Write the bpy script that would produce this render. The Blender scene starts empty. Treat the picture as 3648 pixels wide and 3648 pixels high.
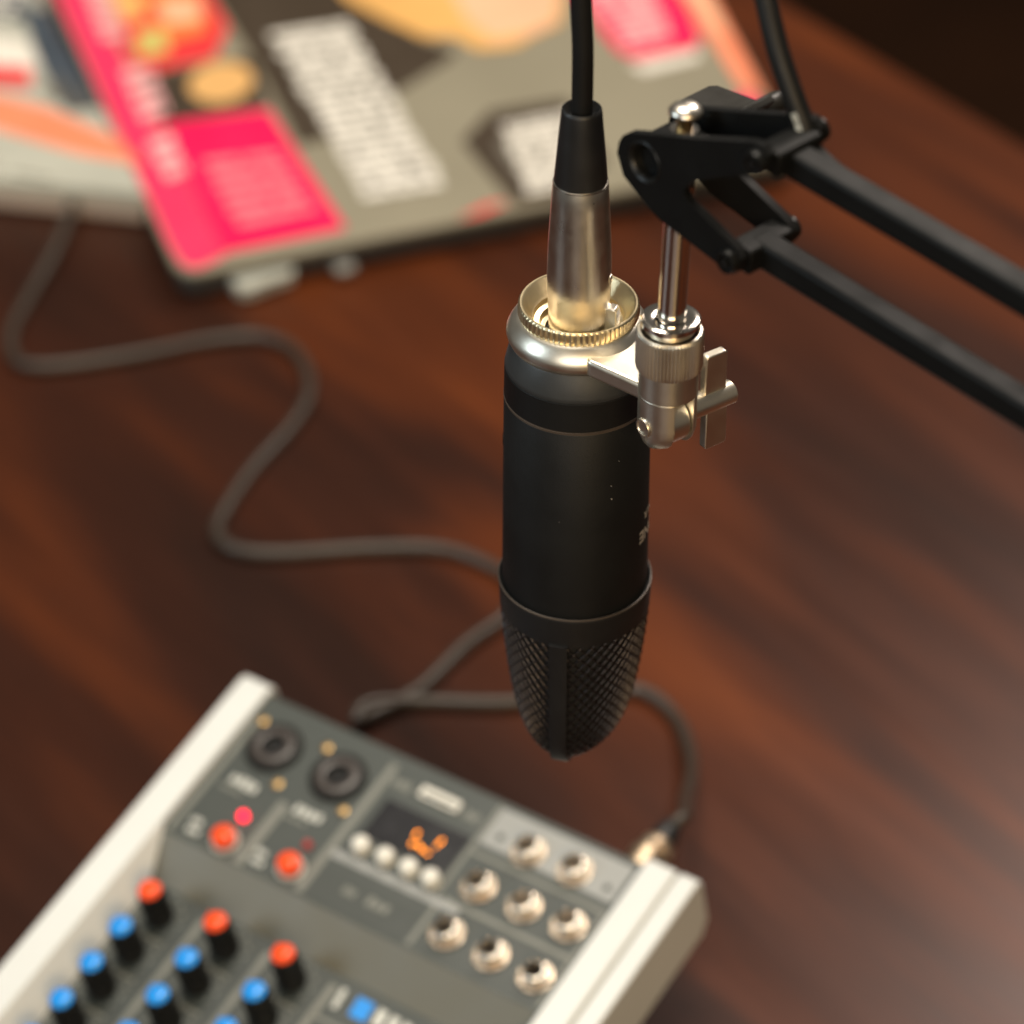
import bpy, bmesh, math, random
from mathutils import Vector, Matrix
from mathutils.geometry import tessellate_polygon

# ------------------------------------------------------------------ camera
sc = bpy.context.scene
COL = sc.collection
K = 0.001                                   # everything below is measured in millimetres
def rad(d): return math.radians(d)
cam_d = bpy.data.cameras.new("camera")
cam = bpy.data.objects.new("camera", cam_d); COL.objects.link(cam)
cam.location = (-20.1*K, -801.4*K, 920*K)
cam.rotation_euler = (rad(90-37), 0, 0)
cam_d.sensor_width = 36; cam_d.lens = 111.8
cam_d.clip_start = 0.02; cam_d.clip_end = 60
cam_d.dof.use_dof = True
cam_d.dof.focus_distance = 0.958
cam_d.dof.aperture_fstop = 6.6
sc.camera = cam

# ------------------------------------------------------------------ world and lamps
w = bpy.data.worlds.new("World"); sc.world = w; w.use_nodes = True
bg = w.node_tree.nodes["Background"]
bg.inputs[0].default_value = (0.62, 0.57, 0.50, 1); bg.inputs[1].default_value = 0.14

def area(name, loc, aim, size, power, col, sy=None):
    l = bpy.data.lights.new(name, 'AREA'); l.energy = power; l.color = col
    l.shape = 'RECTANGLE'; l.size = size; l.size_y = sy or size
    o = bpy.data.objects.new(name, l); COL.objects.link(o)
    o.location = loc
    o.rotation_euler = (Vector(aim)-Vector(loc)).to_track_quat('-Z', 'Y').to_euler()
    return o
area("ceiling_lamp", (-0.15, 0.45, 2.1), (0, 0.3, 0), 0.9, 37, (1.0, 0.91, 0.78))
area("front_window", (-0.45, -2.0, 1.2), (0, 0.0, 0.35), 1.0, 14, (1.0, 0.95, 0.86), 1.0)
area("front_lamp", (0.42, -2.0, 1.20), (0, 0.0, 0.38), 0.5, 20, (1.0, 0.69, 0.34))
area("left_window", (-1.9, -0.5, 1.2), (-0.05, 0.1, 0.25), 0.8, 14, (0.76, 0.91, 1.0), 1.1)
area("far_window", (0.74, 1.36, 1.55), (0.25, 0.1, 0.0), 0.42, 19, (1.0, 0.88, 0.78), 0.5)

vs = sc.view_settings
vs.view_transform = 'Standard'; vs.look = 'None'; vs.exposure = 0.0; vs.gamma = 1.0
vs.use_curve_mapping = False

# ------------------------------------------------------------------ materials
def nt_of(name):
    m = bpy.data.materials.new(name); m.use_nodes = True
    nt = m.node_tree
    return m, nt, nt.nodes["Principled BSDF"]
def lin(r, g, b):
    f = lambda c: ((c/255+0.055)/1.055)**2.4 if c > 10 else c/255/12.92
    return (f(r), f(g), f(b), 1)
def mat(name, col, rough=0.5, metal=0.0, var=0.12, nscale=140, bump=0.0, bscale=900, rvar=0.12, spec=0.5, coat=0.0, emit=None, es=0.0):
    m, nt, p = nt_of(name)
    tc = nt.nodes.new("ShaderNodeTexCoord")
    n = nt.nodes.new("ShaderNodeTexNoise"); n.inputs["Scale"].default_value = nscale; n.inputs["Detail"].default_value = 5
    nt.links.new(tc.outputs["Object"], n.inputs["Vector"])
    mx = nt.nodes.new("ShaderNodeMix"); mx.data_type = 'RGBA'
    mx.inputs[6].default_value = tuple(c*(1-var) for c in col[:3])+(1,)
    mx.inputs[7].default_value = tuple(min(1, c*(1+var)) for c in col[:3])+(1,)
    nt.links.new(n.outputs["Fac"], mx.inputs[0]); nt.links.new(mx.outputs[2], p.inputs["Base Color"])
    mr = nt.nodes.new("ShaderNodeMapRange")
    mr.inputs[1].default_value = 0.3; mr.inputs[2].default_value = 0.7
    mr.inputs[3].default_value = max(0.02, rough*(1-rvar)); mr.inputs[4].default_value = min(1, rough*(1+rvar))
    nt.links.new(n.outputs["Fac"], mr.inputs[0]); nt.links.new(mr.outputs[0], p.inputs["Roughness"])
    p.inputs["Metallic"].default_value = metal
    p.inputs["Specular IOR Level"].default_value = spec
    p.inputs["Coat Weight"].default_value = coat
    if bump:
        n2 = nt.nodes.new("ShaderNodeTexNoise"); n2.inputs["Scale"].default_value = bscale; n2.inputs["Detail"].default_value = 3
        nt.links.new(tc.outputs["Object"], n2.inputs["Vector"])
        b = nt.nodes.new("ShaderNodeBump"); b.inputs["Strength"].default_value = bump; b.inputs["Distance"].default_value = 0.0002
        nt.links.new(n2.outputs["Fac"], b.inputs["Height"]); nt.links.new(b.outputs[0], p.inputs["Normal"])
    if emit:
        p.inputs["Emission Color"].default_value = emit; p.inputs["Emission Strength"].default_value = es
    return m

def wood():
    m, nt, p = nt_of("dark_wood")
    tc = nt.nodes.new("ShaderNodeTexCoord")
    def stretched(sx, sy, det, dist=0.6):
        mp = nt.nodes.new("ShaderNodeMapping")
        mp.inputs["Rotation"].default_value = (0, 0, rad(54))
        mp2 = nt.nodes.new("ShaderNodeMapping"); mp2.inputs["Scale"].default_value = (sx, sy, 1)
        nt.links.new(tc.outputs["Object"], mp.inputs[0]); nt.links.new(mp.outputs[0], mp2.inputs[0])
        n = nt.nodes.new("ShaderNodeTexNoise"); n.inputs["Scale"].default_value = 1; n.inputs["Detail"].default_value = det
        n.inputs["Distortion"].default_value = dist
        nt.links.new(mp2.outputs[0], n.inputs["Vector"])
        return n
    a = stretched(1.7, 9.5, 2.5, 0.9); b = stretched(5, 42, 4, 0.3); c = stretched(30, 420, 3, 0.2)
    add = nt.nodes.new("ShaderNodeMath"); add.operation = 'MULTIPLY_ADD'; add.inputs[1].default_value = 0.50
    nt.links.new(a.outputs["Fac"], add.inputs[0])
    m2 = nt.nodes.new("ShaderNodeMath"); m2.operation = 'MULTIPLY_ADD'; m2.inputs[1].default_value = 0.13
    nt.links.new(b.outputs["Fac"], m2.inputs[0])
    m3 = nt.nodes.new("ShaderNodeMath"); m3.operation = 'MULTIPLY'; m3.inputs[1].default_value = 0.06
    nt.links.new(c.outputs["Fac"], m3.inputs[0]); nt.links.new(m3.outputs[0], m2.inputs[2]); nt.links.new(m2.outputs[0], add.inputs[2])
    cr = nt.nodes.new("ShaderNodeValToRGB"); e = cr.color_ramp.elements
    e[0].position = 0.40; e[0].color = (0.018, 0.0068, 0.0040, 1)
    e[1].position = 0.70; e[1].color = (0.165, 0.0385, 0.0060, 1)
    k = cr.color_ramp.elements.new(0.50); k.color = (0.036, 0.0100, 0.0044, 1)
    k = cr.color_ramp.elements.new(0.60); k.color = (0.083, 0.0192, 0.0045, 1)
    # slow change of stain across the boards
    mpc = nt.nodes.new("ShaderNodeMapping"); mpc.inputs["Rotation"].default_value = (0, 0, rad(54))
    nt.links.new(tc.outputs["Object"], mpc.inputs[0])
    sx = nt.nodes.new("ShaderNodeSeparateXYZ"); nt.links.new(mpc.outputs[0], sx.inputs[0])
    mrc = nt.nodes.new("ShaderNodeMapRange"); mrc.inputs[1].default_value = -0.3; mrc.inputs[2].default_value = 0.7
    wob = nt.nodes.new("ShaderNodeMath"); wob.operation = 'MULTIPLY_ADD'; wob.inputs[1].default_value = 0.16
    nt.links.new(a.outputs["Fac"], wob.inputs[0]); nt.links.new(sx.outputs[1], wob.inputs[2])
    nt.links.new(wob.outputs[0], mrc.inputs[0])
    crs = nt.nodes.new("ShaderNodeValToRGB"); q = crs.color_ramp.elements
    q[0].position = 0.0; q[0].color = (0.42,)*3+(1,); q[1].position = 1.0; q[1].color = (0.58,)*3+(1,)
    for ps, vl in ((0.22, 0.36), (0.36, 0.47), (0.46, 0.40), (0.56, 0.60), (0.66, 0.74), (0.74, 0.56), (0.82, 0.38), (0.92, 0.60)):
        k = crs.color_ramp.elements.new(ps); k.color = (vl,)*3+(1,)
    nt.links.new(mrc.outputs[0], crs.inputs[0])
    tot = nt.nodes.new("ShaderNodeMath"); tot.operation = 'MULTIPLY_ADD'; tot.inputs[1].default_value = 0.32
    nt.links.new(crs.outputs[0], tot.inputs[0]); nt.links.new(add.outputs[0], tot.inputs[2])
    nt.links.new(tot.outputs[0], cr.inputs[0]); nt.links.new(cr.outputs[0], p.inputs["Base Color"])
    p.inputs['Specular IOR Level'].default_value = 0.30
    rr = nt.nodes.new("ShaderNodeMapRange"); rr.inputs[3].default_value = 0.27; rr.inputs[4].default_value = 0.38
    nt.links.new(b.outputs["Fac"], rr.inputs[0]); nt.links.new(rr.outputs[0], p.inputs["Roughness"])
    bp = nt.nodes.new("ShaderNodeBump"); bp.inputs["Strength"].default_value = 0.10; bp.inputs["Distance"].default_value = 0.0006
    nt.links.new(b.outputs["Fac"], bp.inputs["Height"]); nt.links.new(bp.outputs[0], p.inputs["Normal"])
    return m

M = {
 'wood': wood(),
 'floor': mat("dark_floor", (0.030, 0.012, 0.005, 1), 0.8, spec=0.1, nscale=6, var=0.4),
 'black': mat("matte_black_coat", (0.0068, 0.0071, 0.0071, 1), 0.5, spec=0.3, bump=0.25, bscale=2600, nscale=60),
 'shoulder': mat("grey_black_coat", (0.028, 0.030, 0.031, 1), 0.5, bump=0.2, bscale=2600),
 'frame': mat("grille_frame_coat", (0.0095, 0.0095, 0.0098, 1), 0.48, spec=0.4, bump=0.2, bscale=2600),
 'mesh': mat("grille_wire", (0.070, 0.062, 0.062, 1), 0.30, metal=0.9),
 'inner': mat("grille_inside", (0.004, 0.004, 0.004, 1), 0.8),
 'line': mat("pale_groove", (0.085, 0.066, 0.052, 1), 0.4, metal=0.3),
 'print': mat("white_print", (0.36, 0.33, 0.30, 1), 0.6),
 'satin': mat("satin_nickel", (0.83, 0.775, 0.66, 1), 0.36, metal=1, bump=0.10, bscale=3500, nscale=90, var=0.06),
 'nickel': mat("brushed_nickel", (0.74, 0.69, 0.60, 1), 0.31, metal=1, bump=0.12, bscale=2500, nscale=220, var=0.10),
 'jacknut': mat("dull_nut", (0.44, 0.36, 0.28, 1), 0.28, metal=1),
 'plugmetal': mat("dull_brass_plug", (0.52, 0.40, 0.28, 1), 0.42, metal=1),
 'chrome': mat("chrome", (0.86, 0.81, 0.73, 1), 0.15, metal=1, var=0.05, nscale=60),
 'brass': mat("brassy_steel", (0.50, 0.33, 0.14, 1), 0.35, metal=1),
 'rubber': mat("black_rubber", (0.0105, 0.0105, 0.0105, 1), 0.45, bump=0.2, bscale=1800, nscale=120),
 'cable': mat("cable_sheath", (0.0085, 0.0085, 0.0085, 1), 0.5, spec=0.25, bump=0.15, bscale=900, nscale=60),
 'greycable': mat("grey_black_cable", (0.042, 0.031, 0.023, 1), 0.42, bump=0.15, bscale=900, nscale=40),
 'arm': mat("black_powder_coat", (0.0040, 0.0042, 0.0040, 1), 0.52, spec=0.2, bump=0.3, bscale=1500, nscale=90),
 'armedge': mat("black_plastic", (0.0055, 0.0055, 0.0050, 1), 0.38, spec=0.35),
 'lever': mat("lit_black_plastic", (0.020, 0.018, 0.014, 1), 0.42),  # black plastic, lightened and browned to paint in the lit top
 'warmlit': mat("warm_lit_nickel", (0.86, 0.72, 0.46, 1), 0.33, metal=1, bump=0.10, bscale=3500, nscale=90, var=0.06),  # nickel with the warm lamp's gold light painted into its colour
 'cream': mat("cream_plastic", (0.67, 0.69, 0.67, 1), 0.40, bump=0.08, bscale=1800, nscale=30, var=0.03),
 'groove': mat("panel_seam", (0.30, 0.28, 0.22, 1), 0.6),
 'deck': mat("grey_green_deck", (0.036, 0.045, 0.040, 1), 0.46, bump=0.12, bscale=1500, nscale=40, var=0.06),
 'band': mat("sheen_tinted_deck", (0.130, 0.123, 0.092, 1), 0.44, bump=0.12, bscale=1500, nscale=40, var=0.05),  # same plastic as the deck; sheen on the slope painted in as lighter olive
 'under': mat("black_underbody", (0.010, 0.010, 0.010, 1), 0.55),
 'silk': mat("grey_silkscreen", (0.175, 0.18, 0.155, 1), 0.5),
 'silkw': mat("white_silkscreen", (0.56, 0.57, 0.52, 1), 0.5),
 'pale': mat("pale_grey_panel", (0.27, 0.28, 0.27, 1), 0.42),
 'darklab': mat("dark_label_panel", (0.030, 0.038, 0.033, 1), 0.45),
 'socket': mat("black_socket", (0.004, 0.004, 0.0035, 1), 0.5, spec=0.2),
 'socketface': mat("socket_face", (0.050, 0.041, 0.037, 1), 0.32),
 'hole': mat("socket_hole", (0.002, 0.002, 0.002, 1), 0.8),
 'knob': mat("black_knob", (0.008, 0.008, 0.008, 1), 0.42),
 'blue': mat("blue_cap", (0.003, 0.27, 0.80, 1), 0.4, spec=0.35, coat=0.35),
 'orange': mat("orange_cap", (0.97, 0.072, 0.002, 1), 0.5, spec=0.25, coat=0.35),
 'button': mat("white_button", (0.78, 0.76, 0.68, 1), 0.35, coat=0.2),
 'ledon': mat("lit_red_led", (0.25, 0.004, 0.01, 1), 0.5, spec=0.1, emit=(1, 0.004, 0.035, 1), es=6.0),
 'ledoff': mat("unlit_red_led", (0.45, 0.02, 0.02, 1), 0.25),
 'screen': mat("dark_display", (0.010, 0.010, 0.013, 1), 0.22),
 'seg': mat("lit_orange_segment", (0.6, 0.2, 0.01, 1), 0.4, emit=(1, 0.25, 0.002, 1), es=6.5),
 'lid': mat("warm_grey_lid", (0.315, 0.285, 0.205, 1), 0.42, metal=0.2, nscale=12, var=0.08),
 'lapside': mat("laptop_edge", (0.28, 0.27, 0.24, 1), 0.35, metal=0.4),
 'lapdark': mat("laptop_base", (0.045, 0.042, 0.038, 1), 0.45),
 'palelid': mat("pale_lid", (0.46, 0.46, 0.39, 1), 0.45, nscale=25, var=0.25),
 'paleside': mat("pale_laptop_side", (0.50, 0.40, 0.33, 1), 0.4),
 'magenta': mat("magenta_print", (0.86, 0.004, 0.090, 1), 0.45, nscale=40, var=0.1),
 'magentap': mat("magenta_spine_print", (0.88, 0.035, 0.12, 1), 0.42, nscale=40, var=0.1),
 'pinkw': mat("pink_white_print", (0.92, 0.45, 0.45, 1), 0.5, nscale=60, var=0.2),
 'pinkt': mat("pink_print", (0.92, 0.21, 0.25, 1), 0.5),
 'brown': mat("brown_black_print", (0.052, 0.036, 0.022, 1), 0.45, nscale=20, var=0.2),
 'tan': mat("tan_print", (0.74, 0.42, 0.15, 1), 0.5),
 'redp': mat("red_print", (0.80, 0.035, 0.04, 1), 0.5, nscale=60, var=0.3),
 'orangep': mat("orange_print", (0.85, 0.22, 0.05, 1), 0.5, nscale=50, var=0.25),
 'golden': mat("golden_print", (0.78, 0.43, 0.13, 1), 0.5, nscale=25, var=0.2),
 'peach': mat("peach_print", (0.88, 0.50, 0.30, 1), 0.5, nscale=25, var=0.12),
 'coral': mat("coral_print", (0.88, 0.26, 0.13, 1), 0.5, nscale=25, var=0.12),
 'white': mat("white_sticker", (0.80, 0.76, 0.67, 1), 0.5, nscale=120, var=0.12),
 'greyink': mat("grey_ink", (0.13, 0.115, 0.09, 1), 0.5),
 'navy': mat("blue_grey_print", (0.05, 0.065, 0.085, 1), 0.5, nscale=90, var=0.4),
 'yellowg': mat("yellow_green_print", (0.60, 0.50, 0.14, 1), 0.5),
}

# ------------------------------------------------------------------ mesh helpers (millimetres in, metres out)
class MB:
    def __init__(s): s.v = []; s.f = []
    def add(s, vs, fs):
        o = len(s.v); s.v += [tuple(p) for p in vs]; s.f += [tuple(i+o for i in f) for f in fs]; return s
    def box(s, x0, x1, y0, y1, z0, z1):
        v = [(x, y, z) for z in (z0, z1) for y in (y0, y1) for x in (x0, x1)]
        return s.add(v, [(0,2,3,1),(4,5,7,6),(0,1,5,4),(2,6,7,3),(0,4,6,2),(1,3,7,5)])
    def lathe(s, prof, n=64, c=(0,0), M_=None, close=False):
        """prof: list of (r, z) top to bottom or any order, revolved about z at c"""
        vs = []; fs = []; m = len(prof)
        for i in range(n):
            a = 2*math.pi*i/n
            for r, z in prof:
                p = Vector((c[0]+r*math.cos(a), c[1]+r*math.sin(a), z))
                vs.append(M_ @ p if M_ else p)
        for i in range(n):
            j = (i+1) % n
            for k in range(m-1 if not close else m):
                k2 = (k+1) % m
                fs.append((i*m+k, i*m+k2, j*m+k2, j*m+k))
        if not close:
            if prof[0][0] > 1e-6: fs.append(tuple(i*m for i in range(n)))
            if prof[-1][0] > 1e-6: fs.append(tuple(i*m+m-1 for i in reversed(range(n))))
        return s.add(vs, fs)
    def cyl(s, p0, p1, r0, r1=None, n=32, ch=0.0):
        p0 = Vector(p0); p1 = Vector(p1); L = (p1-p0).length
        q = (p1-p0).to_track_quat('Z', 'Y').to_matrix().to_4x4(); T = Matrix.Translation(p0) @ q
        r1 = r0 if r1 is None else r1
        pr = [(r0, 0), (r1, L)] if not ch else [(r0-ch, 0), (r0, ch), (r1, L-ch), (r1-ch, L)]
        return s.lathe(pr, n, M_=T)
    def prism(s, poly, z0, z1, T=None, holes=()):
        """poly in (x, y) extruded along z, optional matrix, optional holes"""
        loops = [list(poly)]+[list(h) for h in holes]
        flat = [p for l in loops for p in l]; n = len(flat)
        tri = tessellate_polygon([[Vector((x, y, 0)) for x, y in l] for l in loops])
        vs = [Vector((x, y, z)) for z in (z0, z1) for x, y in flat]
        if T: vs = [T @ v for v in vs]
        fs = []
        for t in tri:
            fs.append(tuple(t)); fs.append(tuple(i+n for i in reversed(t)))
        o = 0
        for l in loops:
            m = len(l)
            for i in range(m):
                j = (i+1) % m; fs.append((o+i, o+j, o+j+n, o+i+n))
            o += m
        return s.add(vs, fs)
    def tube(s, pts, r, n=12, cap=True):
        P = [Vector(p) for p in pts]; N = len(P)
        t = [(P[min(i+1, N-1)]-P[max(i-1, 0)]).normalized() for i in range(N)]
        u = t[0].orthogonal().normalized(); vs = []; fs = []
        for i in range(N):
            u = (u-t[i]*u.dot(t[i])).normalized(); b = t[i].cross(u)
            rr = r(i/(N-1)) if callable(r) else r
            for k in range(n):
                a = 2*math.pi*k/n; vs.append(P[i]+(u*math.cos(a)+b*math.sin(a))*rr)
        for i in range(N-1):
            for k in range(n):
                fs.append((i*n+k, i*n+(k+1) % n, (i+1)*n+(k+1) % n, (i+1)*n+k))
        if cap: fs.append(tuple(reversed(range(n)))); fs.append(tuple((N-1)*n+k for k in range(n)))
        return s.add(vs, fs)
    def data(s, name, sharp=38, bev=0):
        me = bpy.data.meshes.new(name)
        me.from_pydata([(x*K, y*K, z*K) for x, y, z in s.v], [], s.f)
        bm = bmesh.new(); bm.from_mesh(me)
        bmesh.ops.recalc_face_normals(bm, faces=bm.faces)
        bm.to_mesh(me); bm.free()
        me.shade_smooth(); me.set_sharp_from_angle(angle=rad(sharp))
        return me
    def build(s, name, m, parent=None, bev=0, seg=2, sharp=38, kind=None):
        o = obj(name, s.data(name, sharp), m, parent)
        if bev:
            b = o.modifiers.new("bevel", 'BEVEL'); b.width = bev*K; b.segments = seg; b.limit_method = 'ANGLE'; b.angle_limit = rad(40)
            b.harden_normals = False
        if kind: o['kind'] = kind
        return o
def obj(name, me, m, parent=None, loc=None):
    o = bpy.data.objects.new(name, me); COL.objects.link(o)
    if m and not me.materials: me.materials.append(M[m] if isinstance(m, str) else m)
    if parent:
        o.parent = parent
        if parent.get('_world'): o.matrix_parent_inverse = Matrix.Translation(parent.location).inverted()
    if loc: o.location = Vector(loc)*K
    return o
def thing(name, label, cat, base=(0, 0, 0), group=None):
    """an Empty at the thing's base; parts are modelled in world millimetres"""
    o = bpy.data.objects.new(name, None); COL.objects.link(o); o.empty_display_size = 0.02
    o.location = Vector(base)*K; o['label'] = label; o['category'] = cat; o['_world'] = 1
    if group: o['group'] = group
    return o
def sub(o):
    """let sub-parts of a part be modelled in the same coordinates as the part"""
    return o
def spline(P, k=10):
    P = [Vector(p) for p in P]; out = []
    for i in range(len(P)-1):
        a = P[max(i-1, 0)]; b = P[i]; c = P[i+1]; d = P[min(i+2, len(P)-1)]
        for j in range(k):
            t = j/k
            out.append(0.5*((2*b)+(c-a)*t+(2*a-5*b+4*c-d)*t*t+(3*b-a-3*c+d)*t**3))
    return out+[P[-1]]
def circle(c, r, n=32, a0=0):
    return [(c[0]+r*math.cos(a0+2*math.pi*i/n), c[1]+r*math.sin(a0+2*math.pi*i/n)) for i in range(n)]
def frame(o, x, y, z):
    """matrix with given origin and axes"""
    x, y, z, o = Vector(x), Vector(y), Vector(z), Vector(o)
    return Matrix(((x.x, y.x, z.x, o.x), (x.y, y.y, z.y, o.y), (x.z, y.z, z.z, o.z), (0, 0, 0, 1)))
def text_mesh(body, size, bold=0.0):
    c = bpy.data.curves.new("lettering", 'FONT'); c.body = body; c.size = size; c.offset = bold; c.extrude = 0.0
    c.align_x = 'CENTER'; c.align_y = 'CENTER'; c.resolution_u = 3
    o = bpy.data.objects.new("lettering_tmp", c); COL.objects.link(o)
    dg = bpy.context.evaluated_depsgraph_get(); dg.update()
    me = o.evaluated_get(dg).to_mesh()
    v = [tuple(p.co) for p in me.vertices]; f = [tuple(p.vertices) for p in me.polygons]
    o.evaluated_get(dg).to_mesh_clear()
    bpy.data.objects.remove(o); bpy.data.curves.remove(c)
    return v, f
random.seed(4)

# ------------------------------------------------------------------ setting: table and floor
def struct(o): o['kind'] = 'structure'; return o
# far edge of the table runs along (113,-156); the sheet reaches well past the frame on the other sides
e = Vector((113.1, -156.1)).normalized(); nrm = Vector((-e.y, e.x))       # nrm points away, beyond the table
p0 = Vector((149.2, 932.8))
A = p0-e*900; B = p0+e*1500; Cq = B-nrm*1700; Dq = A-nrm*1700
mb = MB().prism([tuple(A), tuple(B), tuple(Cq), tuple(Dq)], -30, 0)
t = struct(mb.build('table_top', 'wood', bev=2.5, seg=3)); 
mb = MB().prism([(-4000, -3000), (4000, -3000), (4000, 6000), (-4000, 6000)], -760, -740)
struct(mb.build('floor', 'floor'))

# ------------------------------------------------------------------ condenser microphone (axis at x=y=0)
mic = thing('condenser_microphone', 'matte black condenser microphone hanging upside down above the table', 'microphone', (0, 0, 224))
MB().lathe([(17, 384), (19.6, 382.6), (20.6, 381.4), (22.2, 374.6), (22.45, 373.4), (22.2, 373.0), (10, 373)], 128).build('shoulder', 'shoulder', mic, sharp=50)
MB().lathe([(22.0, 373.1), (22.47, 372.7), (22.62, 363.0), (22.3, 362.7), (15, 362.6)], 128).build('end_cap', 'black', mic)
MB().lathe([(22.2, 362.85), (22.72, 362.55), (22.74, 361.9), (22.3, 361.8)], 128, close=True).build('groove_line', 'line', mic)
MB().lathe([(15, 361.9), (22.4, 361.85), (22.66, 361.5), (23.2, 300), (23.3, 290), (12, 289)], 160).build('body', 'black', mic)
az = rad(12.9)                                               # the head's side rib faces this way
HU = Vector((-math.sin(az), -math.cos(az), 0)); HW = Vector((math.cos(az), -math.sin(az), 0))
HL = 66.5
def head(phi, t, off=0.0):
    b = 24.4*((1-0.355)*max(0, 1-t**1.312)**0.392+0.355*max(0, 1-t**10)**0.5)
    a = 24.4*(1-0.035*t)*max(0, 1-t**11.8)**0.5
    ex = 2/1.83
    c, s_ = math.cos(phi), math.sin(phi)
    uu = math.copysign(abs(c)**ex, c)*a; ww = math.copysign(abs(s_)**ex, s_)*b
    p = HU*uu+HW*ww+Vector((0, 0, 291.0-HL*t))
    if off:
        r = HU*(uu/max(a, 4)**2)+HW*(ww/max(b, 4)**2)+Vector((0, 0, -0.010-0.10*t**3))
        p = p+r.normalized()*off
    return p
def strip_mesh(mb, fn, ni, nj, ou, inn):
    """closed slab between outer and inner offsets over a parametric patch fn(i/ni, j/nj, off)"""
    vs = [fn(i/ni, j/nj, o) for o in (ou, inn) for i in range(ni+1) for j in range(nj+1)]
    q = (ni+1)*(nj+1); fs = []
    id_ = lambda i, j, l: l*q+i*(nj+1)+j
    for i in range(ni):
        for j in range(nj):
            fs.append((id_(i,j,0), id_(i+1,j,0), id_(i+1,j+1,0), id_(i,j+1,0)))
            fs.append((id_(i,j,1), id_(i,j+1,1), id_(i+1,j+1,1), id_(i+1,j,1)))
    for i in range(ni):
        for j in (0, nj): fs.append((id_(i,j,0), id_(i+1,j,0), id_(i+1,j,1), id_(i,j,1)))
    for j in range(nj):
        for i in (0, ni): fs.append((id_(i,j,0), id_(i,j+1,0), id_(i,j+1,1), id_(i,j,1)))
    return mb.add(vs, fs)
T0 = 0.155
# frame: collar with a rolled lip, then the two side ribs meeting across the tip
prof = [(23.0, 289.5), (23.4, 291.2), (24.0, 291.9), (24.6, 291.6), (24.75, 290.8)]
mb = MB().lathe(prof, 160)
n = 160; m = 8; vs = []; fs = []
for i in range(n):
    ph = 2*math.pi*i/n
    for k in range(m+1): vs.append(head(ph, 0.004+T0*k/m, 0.35))
    for k in range(m+1): vs.append(head(ph, 0.004+T0*(m-k)/m, -1.4))
L = 2*(m+1)
for i in range(n):
    j = (i+1) % n
    for k in range(L): fs.append((i*L+k, i*L+(k+1) % L, j*L+(k+1) % L, j*L+k))
mb.add(vs, fs); mb.build('head_collar', 'frame', mic, sharp=45)
MB().lathe([(24.35, 291.95), (24.62, 291.85), (24.72, 291.45), (24.3, 291.3)], 160, close=True).build('lip_edge', 'line', mic)
mb = MB()
for side in (0, math.pi):
    def ribf(i, j, off, side=side):
        t = T0*0.9+(0.9999-T0*0.9)*(1-(1-i)**2.2)
        p = head(side, t, off)
        q = (j-0.5)*2
        return p+HW*(q*(3.05-0.4*i))*(1 if off > 0 else 1.0)-(HU*math.cos(side))*(abs(q)**3*0.35)
    strip_mesh(mb, ribf, 60, 6, 1.5, -2.5)
mb.build('head_rib', 'frame', mic, sharp=50)
# dark inside and the woven wire
vs = []; n = 96; mm = 40
for i in range(n):
    for k in range(mm+1): vs.append(head(2*math.pi*i/n, min(0.999, T0*0.7+(0.998-T0*0.7)*(k/mm)), -1.1))
fs = [(i*(mm+1)+k, i*(mm+1)+k+1, ((i+1) % n)*(mm+1)+k+1, ((i+1) % n)*(mm+1)+k) for i in range(n) for k in range(mm)]
MB().add(vs, fs).build('head_inside', 'inner', mic)
mb = MB()
# perforated wire cloth: two crossing families over and under each other; arc-length steps keep the weave even
NP = 2400
ph_tab = [2*math.pi*i/NP for i in range(NP+1)]
arc = [0.0]
for i in range(NP): arc.append(arc[-1]+(head(ph_tab[i+1], 0.3)-head(ph_tab[i], 0.3)).length)
TOT = arc[-1]
def phi_of(s):
    s = s % TOT; lo, hi = 0, NP
    while hi-lo > 1:
        q = (lo+hi)//2
        if arc[q] <= s: lo = q
        else: hi = q
    return ph_tab[lo]+(ph_tab[hi]-ph_tab[lo])*(s-arc[lo])/max(1e-9, arc[hi]-arc[lo])
cols = 38; step = TOT/cols
tz0, tz1 = T0*0.95, 0.985
rows = int((tz1-tz0)*HL/2.05)
for fam in (1, -1):
    for c in range(cols):
        pts = []
        sub_ = 4
        for k in range(rows*sub_+1):
            q = k/sub_
            s_ = (c+fam*0.5*q+0.25)*step
            t = tz0+(tz1-tz0)*q/rows
            lift = 0.0
            pts.append(head(phi_of(s_), t, 0.0+lift*1.0-0.05))
        mb.tube(pts, 0.34, 6)
bead = [(0, 0, 1), (1, 0, 0.15), (0.5, 0.87, 0.15), (-0.5, 0.87, 0.15), (-1, 0, 0.15), (-0.5, -0.87, 0.15), (0.5, -0.87, 0.15), (0.55, 0, 0.78), (-0.28, 0.48, 0.78), (-0.28, -0.48, 0.78)]
for k in range(rows+1):
    for c in range(cols):
        s_ = (c+0.5*(k % 2)+0.25)*step; t = tz0+(tz1-tz0)*k/rows
        p = head(phi_of(s_), t, 0.05); nn = (head(phi_of(s_), t, 1.0)-head(phi_of(s_), t, 0.01)).normalized()
        tx = nn.cross(Vector((0, 0, 1))).normalized(); ty = nn.cross(tx)
        vs = [p+tx*(x*0.62)+ty*(y*0.55)+nn*(z*0.5) for x, y, z in bead]
        mb.add(vs, [(0, 7, 8), (0, 8, 9), (0, 9, 7), (7, 1, 2), (7, 2, 8), (8, 2, 3), (8, 3, 4), (8, 4, 9), (9, 4, 5), (9, 5, 6), (9, 6, 7), (7, 6, 1), (6, 5, 4, 3, 2, 1)])
mb.build('wire_grille', 'mesh', mic, kind='stuff', sharp=80)
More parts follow.
